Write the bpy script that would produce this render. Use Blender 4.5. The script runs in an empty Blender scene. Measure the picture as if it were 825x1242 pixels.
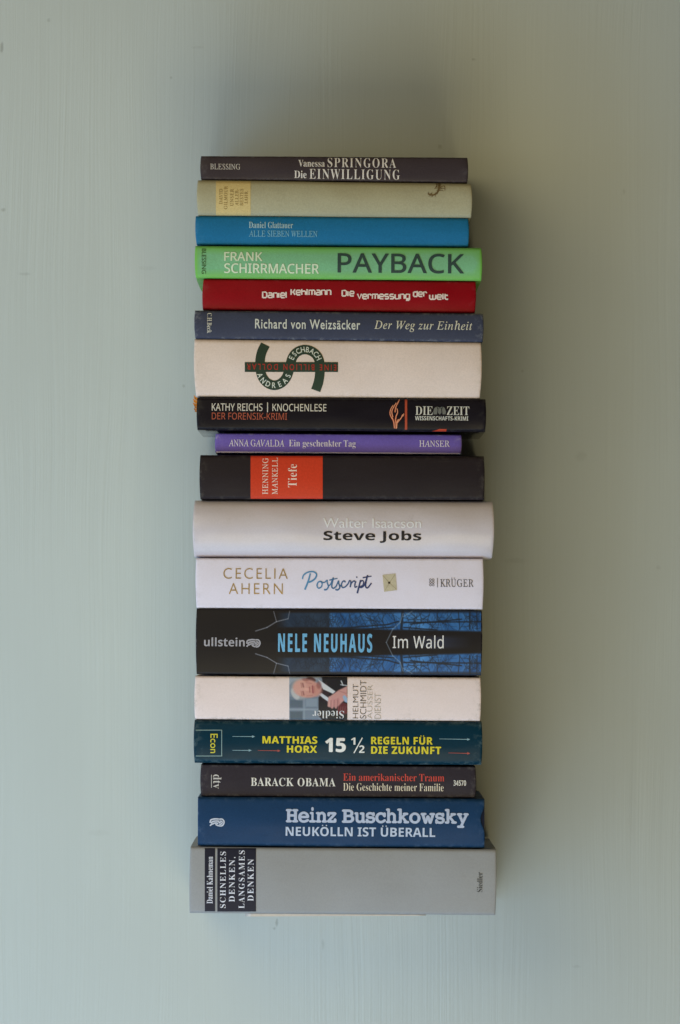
import bpy, bmesh, math, random
import numpy as np
from mathutils import Vector, Matrix

# ------------------------------------------------------------------ camera, light, exposure
S = 0.000593            # metres per photo pixel on the plane of the spines
D = 3.0                 # camera to spine plane
CX, CY = 412.5, 730.0   # the camera axis in the photo
ROLL = math.radians(0.36)
WALL_Y = 0.142

scene = bpy.context.scene
COL = scene.collection

cam = bpy.data.cameras.new("camera")
cam.sensor_fit = 'VERTICAL'
cam.angle_y = 2 * math.atan(1242 * S / 2 / D)
cam.shift_y = (CY - 621.0) / 1242.0
cam.clip_start = 0.05
cam.clip_end = 50
cam.dof.use_dof = True
cam.dof.focus_distance = D
cam.dof.aperture_fstop = 9.0
cam_o = bpy.data.objects.new("camera", cam)
COL.objects.link(cam_o)
cam_o.matrix_world = Matrix.Translation((0, -D, 0)) @ Matrix.Rotation(math.radians(90), 4, 'X') @ Matrix.Rotation(ROLL, 4, 'Z')
scene.camera = cam_o

world = bpy.data.worlds.new("World")
scene.world = world
world.use_nodes = True
wb = world.node_tree.nodes['Background']
# the dim warm upper half of the room
_nt = world.node_tree
_tc = _nt.nodes.new('ShaderNodeTexCoord')
_sp = _nt.nodes.new('ShaderNodeSeparateXYZ')
_mr = _nt.nodes.new('ShaderNodeMapRange')
_mx = _nt.nodes.new('ShaderNodeMix')
_mx.data_type = 'RGBA'
_nt.links.new(_tc.outputs['Generated'], _sp.inputs[0])
_nt.links.new(_sp.outputs[2], _mr.inputs[0])
_mr.inputs[1].default_value = -1
_nt.links.new(_mr.outputs[0], _mx.inputs[0])
_mx.inputs[6].default_value = (.012, .011, .009, 1)
_mx.inputs[7].default_value = (.030, .025, .018, 1)
_nt.links.new(_mx.outputs[2], wb.inputs[0])
wb.inputs[1].default_value = 1.0


def area(name, loc, target, sx, sy, power, col):
    l = bpy.data.lights.new(name, 'AREA')
    l.shape = 'RECTANGLE'
    l.size, l.size_y = sx, sy
    l.energy = power
    l.color = col
    o = bpy.data.objects.new(name, l)
    COL.objects.link(o)
    o.location = loc
    o.rotation_euler = (Vector(target) - Vector(loc)).to_track_quat('-Z', 'Y').to_euler()
    return o




def window(name, tx, tz, dist, power, col):
    """soft daylight opening in direction (tx, -1, tz) from the stack"""
    v = Vector((tx, -1, tz)).normalized() * dist
    return area(name, v, (0, 0.1, 0), .85, .85, power, col)


# daylight of a room: bluish windows low on the left and below, warm bounce from the room
WARM, BLUE = (1.0, .84, .46), (.46, .745, 1.07)
window("side_window_light", -1.8, -.25, 1.3, 5.6, BLUE)
window("upper_room_light", -.6, .5, 1.3, 5.5, WARM)
window("low_front_window_light", -.35, -1.6, 1.6, 9.6, BLUE)
window("front_bounce_light", .04, -.6, 1.6, 9.8, WARM)
window("low_side_window_light", -1.1, -1.0, 2.0, 7.4, BLUE)

scene.view_settings.view_transform = 'Standard'
scene.view_settings.look = 'None'
scene.view_settings.exposure = 0
scene.view_settings.gamma = 1
scene.cycles.max_bounces = 6
try:
    scene.cycles.use_denoising = True
except Exception:
    pass


# ------------------------------------------------------------------ helpers
def lin(c):
    return tuple((v / 255 / 12.92) if v / 255 <= 0.04045 else ((v / 255 + 0.055) / 1.055) ** 2.4 for v in c)


def unroll(px, py):
    dx, dy = px - CX, py - CY
    c, s = math.cos(ROLL), math.sin(ROLL)
    return dx * c + dy * s, -dx * s + dy * c


def W(px, py, y=0.0):
    """photo pixel -> world X, Z on the plane at depth y"""
    x, d = unroll(px, py)
    k = S * (1 + y / D)
    return x * k, -d * k


def nodes_of(name):
    m = bpy.data.materials.new(name)
    m.use_nodes = True
    nt = m.node_tree
    return m, nt, nt.nodes['Principled BSDF']


def node(nt, kind, **kw):
    n = nt.nodes.new(kind)
    for k, v in kw.items():
        if k.startswith('i_'):
            key = k[2:]
            n.inputs[int(key) if key.isdigit() else key].default_value = v
        else:
            setattr(n, k, v)
    return n


def mixc(nt, fac, a, b, mode='MIX'):
    n = nt.nodes.new('ShaderNodeMix')
    n.data_type = 'RGBA'
    n.blend_type = mode
    for sock, v in ((n.inputs[0], fac), (n.inputs[6], a), (n.inputs[7], b)):
        if isinstance(v, bpy.types.NodeSocket):
            nt.links.new(v, sock)
        else:
            sock.default_value = v
    return n.outputs[2]


def mathn(nt, op, a, b=0.0, clamp=False):
    n = nt.nodes.new('ShaderNodeMath')
    n.operation = op
    n.use_clamp = clamp
    for sock, v in ((n.inputs[0], a), (n.inputs[1], b)):
        if isinstance(v, bpy.types.NodeSocket):
            nt.links.new(v, sock)
        else:
            sock.default_value = v
    return n.outputs[0]


def maprange(nt, v, a, b, c=0.0, d=1.0):
    n = nt.nodes.new('ShaderNodeMapRange')
    nt.links.new(v, n.inputs[0])
    for i, x in enumerate((a, b, c, d)):
        n.inputs[i + 1].default_value = x
    return n.outputs[0]


def noise(nt, vec, scale, detail=3, rough=0.5, vscale=None):
    if vscale:
        mp = node(nt, 'ShaderNodeMapping')
        mp.inputs['Scale'].default_value = vscale
        nt.links.new(vec, mp.inputs[0])
        vec = mp.outputs[0]
    n = node(nt, 'ShaderNodeTexNoise')
    n.inputs['Scale'].default_value = scale
    n.inputs['Detail'].default_value = detail
    n.inputs['Roughness'].default_value = rough
    nt.links.new(vec, n.inputs['Vector'])
    return n.outputs[0]


def coords(nt):
    return node(nt, 'ShaderNodeNewGeometry').outputs['Position']


# one book cover: paper or cloth, colour, sheen, worn edges
def cover_mat(name, rgb, rough=0.45, cloth=0.0, wear=0.3, wear_rgb=None, mottled=0.05, coat=0.0, ripple=0.0004, seed=0.0, spec=.12, fold_rgb=None):
    m, nt, b = nodes_of(name)
    pos = coords(nt)
    off = node(nt, 'ShaderNodeVectorMath', operation='ADD')
    nt.links.new(pos, off.inputs[0])
    off.inputs[1].default_value = (seed * 3.1, seed * 1.7, seed * 2.3)
    p = off.outputs[0]
    base = lin(rgb) + (1,)
    big = noise(nt, p, 28, 3, .55)
    fine = noise(nt, p, 900, 2, .6)
    f1 = maprange(nt, big, .3, .7, 1 - mottled, 1 + mottled)
    f2 = maprange(nt, fine, .3, .7, 1 - mottled * 1.5, 1 + mottled * 1.5)
    f = mathn(nt, 'MULTIPLY', f1, f2)
    col = mixc(nt, 1.0, base, f, 'MULTIPLY')
    if fold_rgb is not None:      # the print changes colour towards the folds
        ac = node(nt, 'ShaderNodeAttribute', attribute_name='across')
        fm = maprange(nt, mathn(nt, 'ADD', ac.outputs['Fac'], mathn(nt, 'MULTIPLY', mathn(nt, 'SUBTRACT', big, .5), .25)), .45, .98)
        col = mixc(nt, fm, col, lin(fold_rgb) + (1,))
    # wear: the layer named 'edge' is 1 along the folds and ends of the cover
    at = node(nt, 'ShaderNodeAttribute', attribute_name='edge')
    wn = noise(nt, p, 210, 5, .7)
    wm = mathn(nt, 'MULTIPLY', maprange(nt, wn, .50, .66), at.outputs['Fac'])
    wm = mathn(nt, 'MULTIPLY', wm, wear, True)
    if wear_rgb is None:
        wear_rgb = tuple(v * .62 + 72 for v in rgb)
    col = mixc(nt, wm, col, lin(wear_rgb) + (1,))
    if sum(rgb) > 420:            # pale paper yellows unevenly and picks up finger marks
        yl = maprange(nt, noise(nt, p, 17, 4, .62), .46, .72, 0, .16)
        col = mixc(nt, yl, col, lin((rgb[0] * .93, rgb[1] * .88, rgb[2] * .76)) + (1,))
        fg = mathn(nt, 'MULTIPLY', maprange(nt, noise(nt, p, 75, 5, .7), .58, .74), maprange(nt, noise(nt, p, 12, 2), .48, .62, 0, .14))
        col = mixc(nt, fg, col, lin((128, 116, 100)) + (1,))
    # a few rubbed streaks along the spine and dull finger marks
    sc = noise(nt, p, 1, 4, .65, (26, 300, 420))
    sc = mathn(nt, 'MULTIPLY', maprange(nt, sc, .62, .76), maprange(nt, noise(nt, p, 22, 2), .5, .65, 0, .16))
    col = mixc(nt, sc, col, lin(wear_rgb) + (1,))
    nt.links.new(col, b.inputs['Base Color'])
    sm = noise(nt, p, 34, 4, .6, (1, 1, 2.5))
    nt.links.new(maprange(nt, sm, .3, .7, max(.05, rough - .07), min(1, rough + .07)), b.inputs['Roughness'])
    b.inputs['Coat Weight'].default_value = coat
    b.inputs['Specular IOR Level'].default_value = spec
    b.inputs['Coat Roughness'].default_value = .25
    hgt = mathn(nt, 'MULTIPLY', noise(nt, p, 60, 3, .5, (.45, 1, 1)), ripple)
    gr = mathn(nt, 'MULTIPLY', fine, .000015)
    hgt = mathn(nt, 'ADD', hgt, gr)
    if cloth > 0:
        sep = node(nt, 'ShaderNodeSeparateXYZ')
        nt.links.new(pos, sep.inputs[0])
        a = mathn(nt, 'SINE', mathn(nt, 'MULTIPLY', sep.outputs[0], 7200))
        c = mathn(nt, 'SINE', mathn(nt, 'MULTIPLY', sep.outputs[2], 7200))
        wv = mathn(nt, 'MULTIPLY', mathn(nt, 'MULTIPLY', a, c), .00003 * cloth)
        hgt = mathn(nt, 'ADD', hgt, wv)
    bp = node(nt, 'ShaderNodeBump')
    bp.inputs['Strength'].default_value = 1
    bp.inputs['Distance'].default_value = 1
    nt.links.new(hgt, bp.inputs['Height'])
    nt.links.new(bp.outputs[0], b.inputs['Normal'])
    return m


def page_mat(name, rgb):
    m, nt, b = nodes_of(name)
    pos = coords(nt)
    lines = noise(nt, pos, 1, 4, .7, (25, 25, 5200))
    blot = noise(nt, pos, 40, 3)
    f = mathn(nt, 'MULTIPLY', maprange(nt, lines, .3, .7, .72, 1.06), maprange(nt, blot, .3, .7, .94, 1.04))
    col = mixc(nt, 1.0, lin(rgb) + (1,), f, 'MULTIPLY')
    nt.links.new(col, b.inputs['Base Color'])
    b.inputs['Roughness'].default_value = .85
    bp = node(nt, 'ShaderNodeBump')
    bp.inputs['Distance'].default_value = .0002
    nt.links.new(lines, bp.inputs['Height'])
    nt.links.new(bp.outputs[0], b.inputs['Normal'])
    return m


INKS = {}


def ink(rgb, rough=0.5, metal=0.0):
    k = (tuple(rgb), rough, metal)
    if k in INKS:
        return INKS[k]
    m, nt, b = nodes_of('printing_ink')
    pos = coords(nt)
    n = noise(nt, pos, 700, 3, .7)
    col = mixc(nt, 1.0, lin(rgb) + (1,), maprange(nt, n, .25, .75, .86, 1.08), 'MULTIPLY')
    nt.links.new(col, b.inputs['Base Color'])
    b.inputs['Roughness'].default_value = rough
    b.inputs['Specular IOR Level'].default_value = .18
    b.inputs['Metallic'].default_value = metal
    INKS[k] = m
    return m


def picture_mat(name, rough=.42):
    m, nt, b = nodes_of(name)
    a = node(nt, 'ShaderNodeAttribute', attribute_name='ink')
    nt.links.new(a.outputs['Color'], b.inputs['Base Color'])
    b.inputs['Specular IOR Level'].default_value = .18
    b.inputs['Roughness'].default_value = rough
    return m


def link_mesh(name, me, mat, parent=None, loc=(0, 0, 0)):
    o = bpy.data.objects.new(name, me)
    COL.objects.link(o)
    if mat:
        me.materials.append(mat)
    if parent:
        o.parent = parent
    o.location = loc
    return o


def smooth(me, deg=38):
    bm = bmesh.new()
    bm.from_mesh(me)
    bmesh.ops.recalc_face_normals(bm, faces=bm.faces)
    for f in bm.faces:
        f.smooth = True
    for e in bm.edges:
        if len(e.link_faces) == 2 and e.calc_face_angle(0) > math.radians(deg):
            e.smooth = False
    bm.to_mesh(me)
    bm.free()


# math alphabets give the serif, italic and slab faces of Blender's own fonts
def alpha(s, up, lo, dig=None):
    o = ''
    for c in s:
        if 'A' <= c <= 'Z':
            o += chr(up + ord(c) - 65)
        elif 'a' <= c <= 'z':
            o += '\u210e' if (lo == 0x1D44E and c == 'h') else chr(lo + ord(c) - 97)
        elif c.isdigit() and dig:
            o += chr(dig + int(c))
        else:
            o += c
    return o


FACES = {
    'sans': lambda s: s,
    'thin': lambda s: alpha(s, 0x1D5A0, 0x1D5BA, 0x1D7E2),
    'bold': lambda s: alpha(s, 0x1D5D4, 0x1D5EE, 0x1D7EC),
    'serif': lambda s: alpha(s, 0x1D400, 0x1D41A, 0x1D7CE),
    'italic': lambda s: alpha(s, 0x1D434, 0x1D44E),
    'slab': lambda s: alpha(s, 0x1D670, 0x1D68A, 0x1D7F6),
    'roman': lambda s: alpha(s, 0x1D434, 0x1D44E),     # set upright again below
}


UMLAUT = {'Ä': 'A', 'Ö': 'O', 'Ü': 'U', 'ä': 'a', 'ö': 'o', 'ü': 'u'}


def raw_text(s, weight, spacing=1.0):
    c = bpy.data.curves.new('t', 'FONT')
    c.body = s
    c.offset = weight
    c.fill_mode = 'FRONT'
    c.space_character = spacing
    c.resolution_u = 6
    o = bpy.data.objects.new('t', c)
    me = o.to_mesh()
    vs = [(v.co.x, v.co.y) for v in me.vertices]
    fs = [tuple(p.vertices) for p in me.polygons]
    o.to_mesh_clear()
    bpy.data.objects.remove(o)
    bpy.data.curves.remove(c)
    return vs, fs


def text_mesh(s, face, weight, spacing=1.0):
    """flat glyphs in the XY plane as (verts, faces)"""
    dotted = [(i, ch) for i, ch in enumerate(s) if ch in UMLAUT]
    plain = ''.join(UMLAUT.get(ch, ch) for ch in s)
    body = FACES[face](plain)
    w = weight
    if face == 'slab':                       # typewriter letters, set close like a printed slab serif
        vs, fs, x = [], [], 0
        for chp, ch in zip(plain, body):
            if ch == ' ':
                x += .28
                continue
            g, f = raw_text(ch, w)
            k = {'i': .62, 'H': 1.12, 'B': 1.1, 'w': 1.12, 'k': 1.05}.get(chp, 1.0)
            x0, x1 = min(v[0] for v in g), max(v[0] for v in g)
            o = len(vs)
            vs += [(x + (v[0] - x0) * k, v[1]) for v in g]
            fs += [tuple(i + o for i in q) for q in f]
            x += (x1 - x0) * k + .045 * spacing
    else:
        vs, fs = raw_text(body, w, spacing)
    for i, ch in dotted:                     # two dots over the letter
        x1 = max(v[0] for v in raw_text(body[:i + 1], 0, spacing)[0])
        g = raw_text(body[i], 0)[0]
        gw, top = max(v[0] for v in g) - min(v[0] for v in g), max(v[1] for v in g)
        r = .052 + w * .6
        for sx in (.27, .73):
            c = (x1 - gw * (1 - sx), top + .115)
            o = len(vs)
            vs = vs + [(c[0] + r * math.cos(a), c[1] + r * math.sin(a)) for a in (2 * math.pi * k / 12 for k in range(12))]
            fs = fs + [tuple(range(o, o + 12))]
    if face == 'roman':
        vs = [(x - y * .285, y) for x, y in vs]
    return vs, fs


# ------------------------------------------------------------------ the wall
def build_wall():
    bm = bmesh.new()
    bmesh.ops.create_cube(bm, size=1)
    for v in bm.verts:
        v.co = Vector((v.co.x * 2.6, WALL_Y + .012 + v.co.y * .024, v.co.z * 2.6))
    me = bpy.data.meshes.new('wall')
    bm.to_mesh(me)
    bm.free()
    m, nt, b = nodes_of('sage_painted_wood')
    pos = coords(nt)
    # wandering coordinates so the grain lines bend a little, as in flat-sawn boards
    warp = noise(nt, pos, 1, 2, .5, (7, 7, 1.6))
    sep = node(nt, 'ShaderNodeSeparateXYZ')
    nt.links.new(pos, sep.inputs[0])
    x2 = mathn(nt, 'ADD', sep.outputs[0], mathn(nt, 'MULTIPLY', warp, .045))
    cmb = node(nt, 'ShaderNodeCombineXYZ')
    nt.links.new(x2, cmb.inputs[0])
    nt.links.new(sep.outputs[2], cmb.inputs[2])
    v = cmb.outputs[0]
    g1 = noise(nt, v, 1, 3, .6, (420, 1, 2.6))
    g2 = noise(nt, v, 1, 3, .6, (800, 1, 9))
    patch = noise(nt, pos, 5.5, 4, .6, (1.5, 1, .7))
    cloud = noise(nt, pos, 2.2, 3, .5)
    patchf = maprange(nt, patch, .42, .66, .25, 1.0)
    g = mathn(nt, 'ADD', mathn(nt, 'MULTIPLY', g1, .65), mathn(nt, 'MULTIPLY', g2, .35))
    base = lin((188, 194, 193)) + (1,)
    tone = mathn(nt, 'MULTIPLY', maprange(nt, cloud, .3, .7, .96, 1.04), maprange(nt, patch, .3, .7, .98, 1.02))
    gg = mathn(nt, 'MULTIPLY', mathn(nt, 'SUBTRACT', g, .5), patchf)
    tone = mathn(nt, 'MULTIPLY', tone, mathn(nt, 'ADD', 1.0, mathn(nt, 'MULTIPLY', gg, .26)))
    col = mixc(nt, 1.0, base, tone, 'MULTIPLY')
    # a few dents, chips and scuffs in the paint
    marks = [(2.5, 57, 2.2, 7, .6), (4, 254, 3, 2.5, .45), (30, 332, 9, 2, .25), (60, 24, 3, 3, .3), (336, 1119, 2, 5, .5),
             (333, 1126, 2, 2, .5), (392, 1146, 2, 8, .22), (240, 57, 8, 2, .15), (208, 94, 2, 2, .35), (575, 72, 3, 2, .4),
             (626, 680, 16, 4, .14), (534, 178, 3, 3, .35), (700, 1172, 6, 2, .18), (705, 553, 8, 7, .16), (634, 450, 2, 2, .3),
             (223, 468, 2, 2, .3), (120, 1010, 14, 4, .10), (180, 325, 12, 3, .12), (757, 232, 2, 4, .2), (799, 688, 3, 3, .2)]
    total = None
    jit = noise(nt, pos, 260, 4, .7)
    for (px, py, rx, ry, k) in marks:
        X, Z = W(px, py, WALL_Y)
        rx *= S * 1.05
        ry *= S * 1.05
        ax = mathn(nt, 'DIVIDE', mathn(nt, 'SUBTRACT', sep.outputs[0], X), rx)
        az = mathn(nt, 'DIVIDE', mathn(nt, 'SUBTRACT', sep.outputs[2], Z), ry)
        d = mathn(nt, 'ADD', mathn(nt, 'MULTIPLY', ax, ax), mathn(nt, 'MULTIPLY', az, az))
        d = mathn(nt, 'ADD', d, mathn(nt, 'MULTIPLY', mathn(nt, 'SUBTRACT', jit, .5), 2.6))
        mk = maprange(nt, d, 1.2, .0, 0, k * .62)
        total = mk if total is None else mathn(nt, 'MAXIMUM', total, mk)
    col = mixc(nt, total, col, lin((74, 72, 58)) + (1,))
    nt.links.new(col, b.inputs['Base Color'])
    b.inputs['Roughness'].default_value = .55
    b.inputs['Specular IOR Level'].default_value = .3
    hgt = mathn(nt, 'MULTIPLY', mathn(nt, 'MULTIPLY', g, patchf), .0007)
    hgt = mathn(nt, 'ADD', hgt, mathn(nt, 'MULTIPLY', noise(nt, pos, 420, 3, .6), .00004))
    hgt = mathn(nt, 'SUBTRACT', hgt, mathn(nt, 'MULTIPLY', total, .0004))
    bp = node(nt, 'ShaderNodeBump')
    bp.inputs['Distance'].default_value = 1
    bp.inputs['Strength'].default_value = .8
    nt.links.new(hgt, bp.inputs['Height'])
    nt.links.new(bp.outputs[0], b.inputs['Normal'])
    o = link_mesh('wall', me, m)
    o['kind'] = 'structure'
    o['label'] = 'pale sage green painted wooden wall behind the stack of books'
    return o


build_wall()


# ------------------------------------------------------------------ the books
GROUP = 'books lying in a stack against the wall'
GAP = .00026


class Book:
    """One book lying flat, spine to the viewer. corners: photo pixels of the spine TL, BL, TR, BR."""

    def __init__(self, label, corners, depth, mat, hard=True, setback=0.0, bulge=.002, r=.0025, t=.0012,
                 page_rgb=(205, 196, 172), inset=.003, end_bow=.0006, wobble=.0002, notch=None, seed=1, back_drop=0.0,
                 cover_name='cover', taper=0.0, board_mat=None):
        (tl, bl, tr, br) = corners
        self.y0 = setback
        bulge, r = bulge * .8, r * .72
        self.b, self.e = bulge, min(r, .45 * abs(bl[1] - tl[1]) * S)
        TL, BL, TR, BR = (W(p[0], p[1], setback) for p in corners)
        self.xl, self.xr = (TL[0] + BL[0]) / 2, (TR[0] + BR[0]) / 2
        self.tlz, self.blz, self.trz, self.brz = TL[1] - GAP / 2, BL[1] + GAP / 2, TR[1] - GAP / 2, BR[1] + GAP / 2
        self.skew = ((TL[0] - BL[0]) / 2, (TR[0] - BR[0]) / 2)
        self.depth, self.t = depth, t
        self.rnd = random.Random(seed)
        hmid = ((self.tlz - self.blz) + (self.trz - self.brz)) / 2
        self.s0 = max(.3, 1 - 2 * self.e / hmid)
        self.root = bpy.data.objects.new('book', None)
        COL.objects.link(self.root)
        self.root.empty_display_size = .02
        self.loc = Vector(((self.xl + self.xr) / 2, setback, min(self.blz, self.brz)))
        self.root.location = self.loc
        self.root['label'] = label
        self.root['category'] = 'book'
        self.root['group'] = GROUP
        self.hard = hard
        self.wobble = wobble + .0001
        self.ph = [self.rnd.uniform(0, 6.28) for _ in range(4)]
        self.build_cover(cover_name, mat, wobble, end_bow, notch, taper, board_mat)
        self.build_pages(page_rgb, inset)
        self.layer = 0

    def zt(self, x):
        k = (x - self.xl) / (self.xr - self.xl)
        return self.tlz + (self.trz - self.tlz) * k + .00011 * math.sin(k * 7.3 + self.ph[2]) * math.sin(k * 3.1 + self.ph[3])

    def zb(self, x):
        k = (x - self.xl) / (self.xr - self.xl)
        return self.blz + (self.brz - self.blz) * k + .00011 * math.sin(k * 6.1 + self.ph[3]) * math.sin(k * 2.7 + self.ph[2])

    def wave(self, u):
        return self.wobble * (math.sin(u * 9 + self.ph[0]) + .6 * math.sin(u * 23 + self.ph[1]))

    def surf_at(self, x, v):
        u = min(1, max(0, (x - self.xl) / (self.xr - self.xl)))
        return self.surf(v) + self.wave(u) * (1 - abs(2 * v - 1))

    def surf(self, v):
        s = abs(2 * v - 1)
        y = self.b * s * s
        if s > self.s0:
            q = min(1, (s - self.s0) / (1 - self.s0))
            y += self.e * (1 - math.sqrt(max(0, 1 - q * q)))
        return y + self.y0

    def build_cover(self, name, mat, wobble, end_bow, notch, taper, board_mat=None):
        NV = 26
        vs_ = [.5 - .5 * math.cos(math.pi * i / NV) for i in range(NV + 1)]
        yb = self.b + self.e
        gd = .0007 if self.hard else 0.0
        back = [(self.depth, 0), (self.depth * .6, 0), (yb + .014, 0), (yb + .010, gd * .6), (yb + .0065, gd), (yb + .003, gd * .35)]
        NX = 40
        cols = []
        bm = bmesh.new()
        el = bm.verts.layers.float.new('edge')
        ac = bm.verts.layers.float.new('across')
        us = [0, .0015, .004, .009] + [.009 + (.982) * i / NX for i in range(1, NX)] + [.991, .996, .9985, 1]
        for u in us:
            x = self.xl + (self.xr - self.xl) * u
            zt, zb = self.zt(x), self.zb(x)
            h = zt - zb
            wv = self.wave(u)      # slow wave along the length: covers are never dead straight
            ring_o, ring_i = [], []
            eu = max(0, 1 - min(u, 1 - u) / .012)
            endr = (1 - math.sqrt(max(0, 1 - eu * eu))) * .0006 if eu > 0 else 0

            def put(y, z, v, e, inner):
                # ends: the cover bows out a touch at mid spine, and a notch may be pressed in
                xx = x
                s = 2 * v - 1
                side = -1 if u < .5 else 1
                k = max(0, 1 - min(u, 1 - u) / .05)
                xx += side * end_bow * (1 - s * s) * k
                if notch and notch[0] == side:
                    q = abs((v - notch[1]) / notch[2])
                    if q < 1:
                        xx -= side * notch[3] * (math.cos(q * math.pi) + 1) / 2 * max(0, 1 - min(u, 1 - u) / .08)
                sk = (self.skew[0] * (1 - u) + self.skew[1] * u)
                if y < yb + .03:
                    xx += sk * s
                vert = bm.verts.new((xx - self.loc.x, y, z - self.loc.z))
                vert[el] = e
                vert[ac] = max(abs(s), 1.3 * max(0, 1 - min(u, 1 - u) / .022))
                return vert
            ew = max(0, 1 - min(u, 1 - u) / .02)
            for (y, dz) in back:
                ring_o.append(put(y, zb + dz, 0, max(ew, .3), 0))
                ring_i.append(put(max(y, yb + .0) if y < self.depth else y, zb + dz + self.t, 0, 0, 1))
            for v in vs_:
                y = self.surf(v) - self.y0 + endr + wv * (1 - abs(2 * v - 1))
                sv = abs(2 * v - 1)
                hv = v * h + zb
                ring_o.append(put(y, hv, v, max(ew, max(0, (sv - .80) / .2)), 0))
                ring_i.append(put(y + self.t, min(max(hv, zb + self.t), zt - self.t), v, 0, 1))
            for (y, dz) in reversed(back):
                tz = taper * y
                ring_o.append(put(y, zt - dz - tz, 1, max(ew, .3), 0))
                ring_i.append(put(y, zt - dz - tz - self.t, 1, 0, 1))
            cols.append((ring_o, ring_i))
        n = len(cols[0][0])
        for i in range(len(cols) - 1):
            a, b_ = cols[i], cols[i + 1]
            for j in range(n - 1):
                bm.faces.new((a[0][j], a[0][j + 1], b_[0][j + 1], b_[0][j]))
                bm.faces.new((a[1][j], b_[1][j], b_[1][j + 1], a[1][j + 1]))
            for j in (0, n - 1):
                bm.faces.new((a[0][j], b_[0][j], b_[1][j], a[1][j]))
        for c in (cols[0], cols[-1]):
            for j in range(n - 1):
                bm.faces.new((c[0][j], c[1][j], c[1][j + 1], c[0][j + 1]))
        bmesh.ops.recalc_face_normals(bm, faces=bm.faces)
        me = bpy.data.meshes.new(name)
        bm.to_mesh(me)
        bm.free()
        smooth(me, 50)
        self.cover = link_mesh(name, me, mat, self.root)
        self.taper = taper
        if board_mat:
            me.materials.append(board_mat)
            for p in me.polygons:
                if abs(p.normal.z) > .8 and p.center.y > self.b + self.e + .002:
                    p.material_index = 1

    def build_pages(self, rgb, inset):
        bm = bmesh.new()
        y0 = self.b + self.e + self.t + .0012
        y1 = self.depth - (.003 if self.hard else .0004)
        rings = []
        N = 10
        xs = (self.xl + inset, self.xr - inset)
        for x in xs:
            zt, zb = self.zt(x) - self.t - .0008, self.zb(x) + self.t + .0008
            ring = []
            for i in range(N + 1):     # hollow fore edge on bound books
                v = i / N
                hollow = .0035 * (1 - (2 * v - 1) ** 2) if self.hard else 0
                y = y1 - hollow
                ring.append(bm.verts.new((x - self.loc.x, y, zb + (zt - self.taper * y - zb) * v - self.loc.z)))
            for i in range(N, -1, -1):
                v = i / N
                ring.append(bm.verts.new((x - self.loc.x, y0, zb + (zt - self.taper * y0 - zb) * v - self.loc.z)))
            rings.append(ring)
        n = len(rings[0])
        for j in range(n):
            k = (j + 1) % n
            bm.faces.new((rings[0][j], rings[0][k], rings[1][k], rings[1][j]))
        for rg in rings:
            for i in range(N):
                bm.faces.new((rg[i], rg[i + 1], rg[n - 2 - i], rg[n - 1 - i]))
        bmesh.ops.recalc_face_normals(bm, faces=bm.faces)
        me = bpy.data.meshes.new('page_block')
        bm.to_mesh(me)
        bm.free()
        self.pages = link_mesh('page_block', me, page_mat('paper_pages', rgb), self.root)

    # ---- print on the spine. Every print is a mesh that follows the curve of the spine.
    def loc_xz(self, px, py):
        return W(px, py, self.y0)

    def wrap(self, name, verts, faces, mat, lift=1, parent=None, cols=None, cut=.0011, lifts=None):
        """verts in world X,Z"""
        bm = bmesh.new()
        cl = bm.verts.layers.float_color.new('ink') if cols is not None else None
        zl = bm.verts.layers.float.new('step') if lifts else None
        bv = [bm.verts.new((x, 0, z)) for (x, z) in verts]
        if lifts:
            for v, q in zip(bv, lifts):
                v[zl] = q
        bm.verts.ensure_lookup_table()
        for f in faces:
            try:
                bm.faces.new([bv[i] for i in f])
            except ValueError:
                pass
        if cols is not None:
            for v, c in zip(bv, cols):
                v[cl] = (c[0], c[1], c[2], 1)
        elif verts:
            zs = [v[1] for v in verts]
            z = min(zs) + cut
            while z < max(zs) - 1e-5:
                bmesh.ops.bisect_plane(bm, geom=bm.verts[:] + bm.edges[:] + bm.faces[:], plane_co=(0, 0, z), plane_no=(0, 0, 1), dist=1e-7)
                z += cut
            xs = [v[0] for v in verts]
            x = math.ceil(min(xs) / .004) * .004
            while x < max(xs) - 1e-5:
                bmesh.ops.bisect_plane(bm, geom=bm.verts[:] + bm.edges[:] + bm.faces[:], plane_co=(x, 0, 0), plane_no=(1, 0, 0), dist=1e-7)
                x += .004
        for v in bm.verts:
            zt, zb = self.zt(v.co.x), self.zb(v.co.x)
            vv = min(1, max(0, (v.co.z - zb) / (zt - zb)))
            y = self.surf_at(v.co.x, vv) - .00006 * lift - .00014 - (v[zl] if zl else 0)
            v.co = Vector((v.co.x, y, v.co.z)) - self.loc
        bmesh.ops.recalc_face_normals(bm, faces=bm.faces)
        for f in bm.faces:
            if f.normal.y > 0:
                f.normal_flip()
        me = bpy.data.meshes.new(name)
        bm.to_mesh(me)
        bm.free()
        return link_mesh(name, me, mat, parent or self.cover)

    def text_geo(self, s, box, face='sans', weight=0.0, rot=0, spacing=1.0):
        """box = ink extents in photo pixels x0,y0,x1,y1; rot 0, 90 (reads up), -90 (reads down), 180"""
        vs, fs = text_mesh(s, face, weight, spacing)
        if rot == 90:
            vs = [(-y, x) for x, y in vs]
        elif rot == -90:
            vs = [(y, -x) for x, y in vs]
        elif rot == 180:
            vs = [(-x, -y) for x, y in vs]
        ax0, ax1 = min(v[0] for v in vs), max(v[0] for v in vs)
        ay0, ay1 = min(v[1] for v in vs), max(v[1] for v in vs)
        cx, cy = (box[0] + box[2]) / 2, (box[1] + box[3]) / 2
        X, Z = self.loc_xz(cx, cy)
        k = S * (1 + self.y0 / D)
        w, h = (box[2] - box[0]) * k, (box[3] - box[1]) * k
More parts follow.
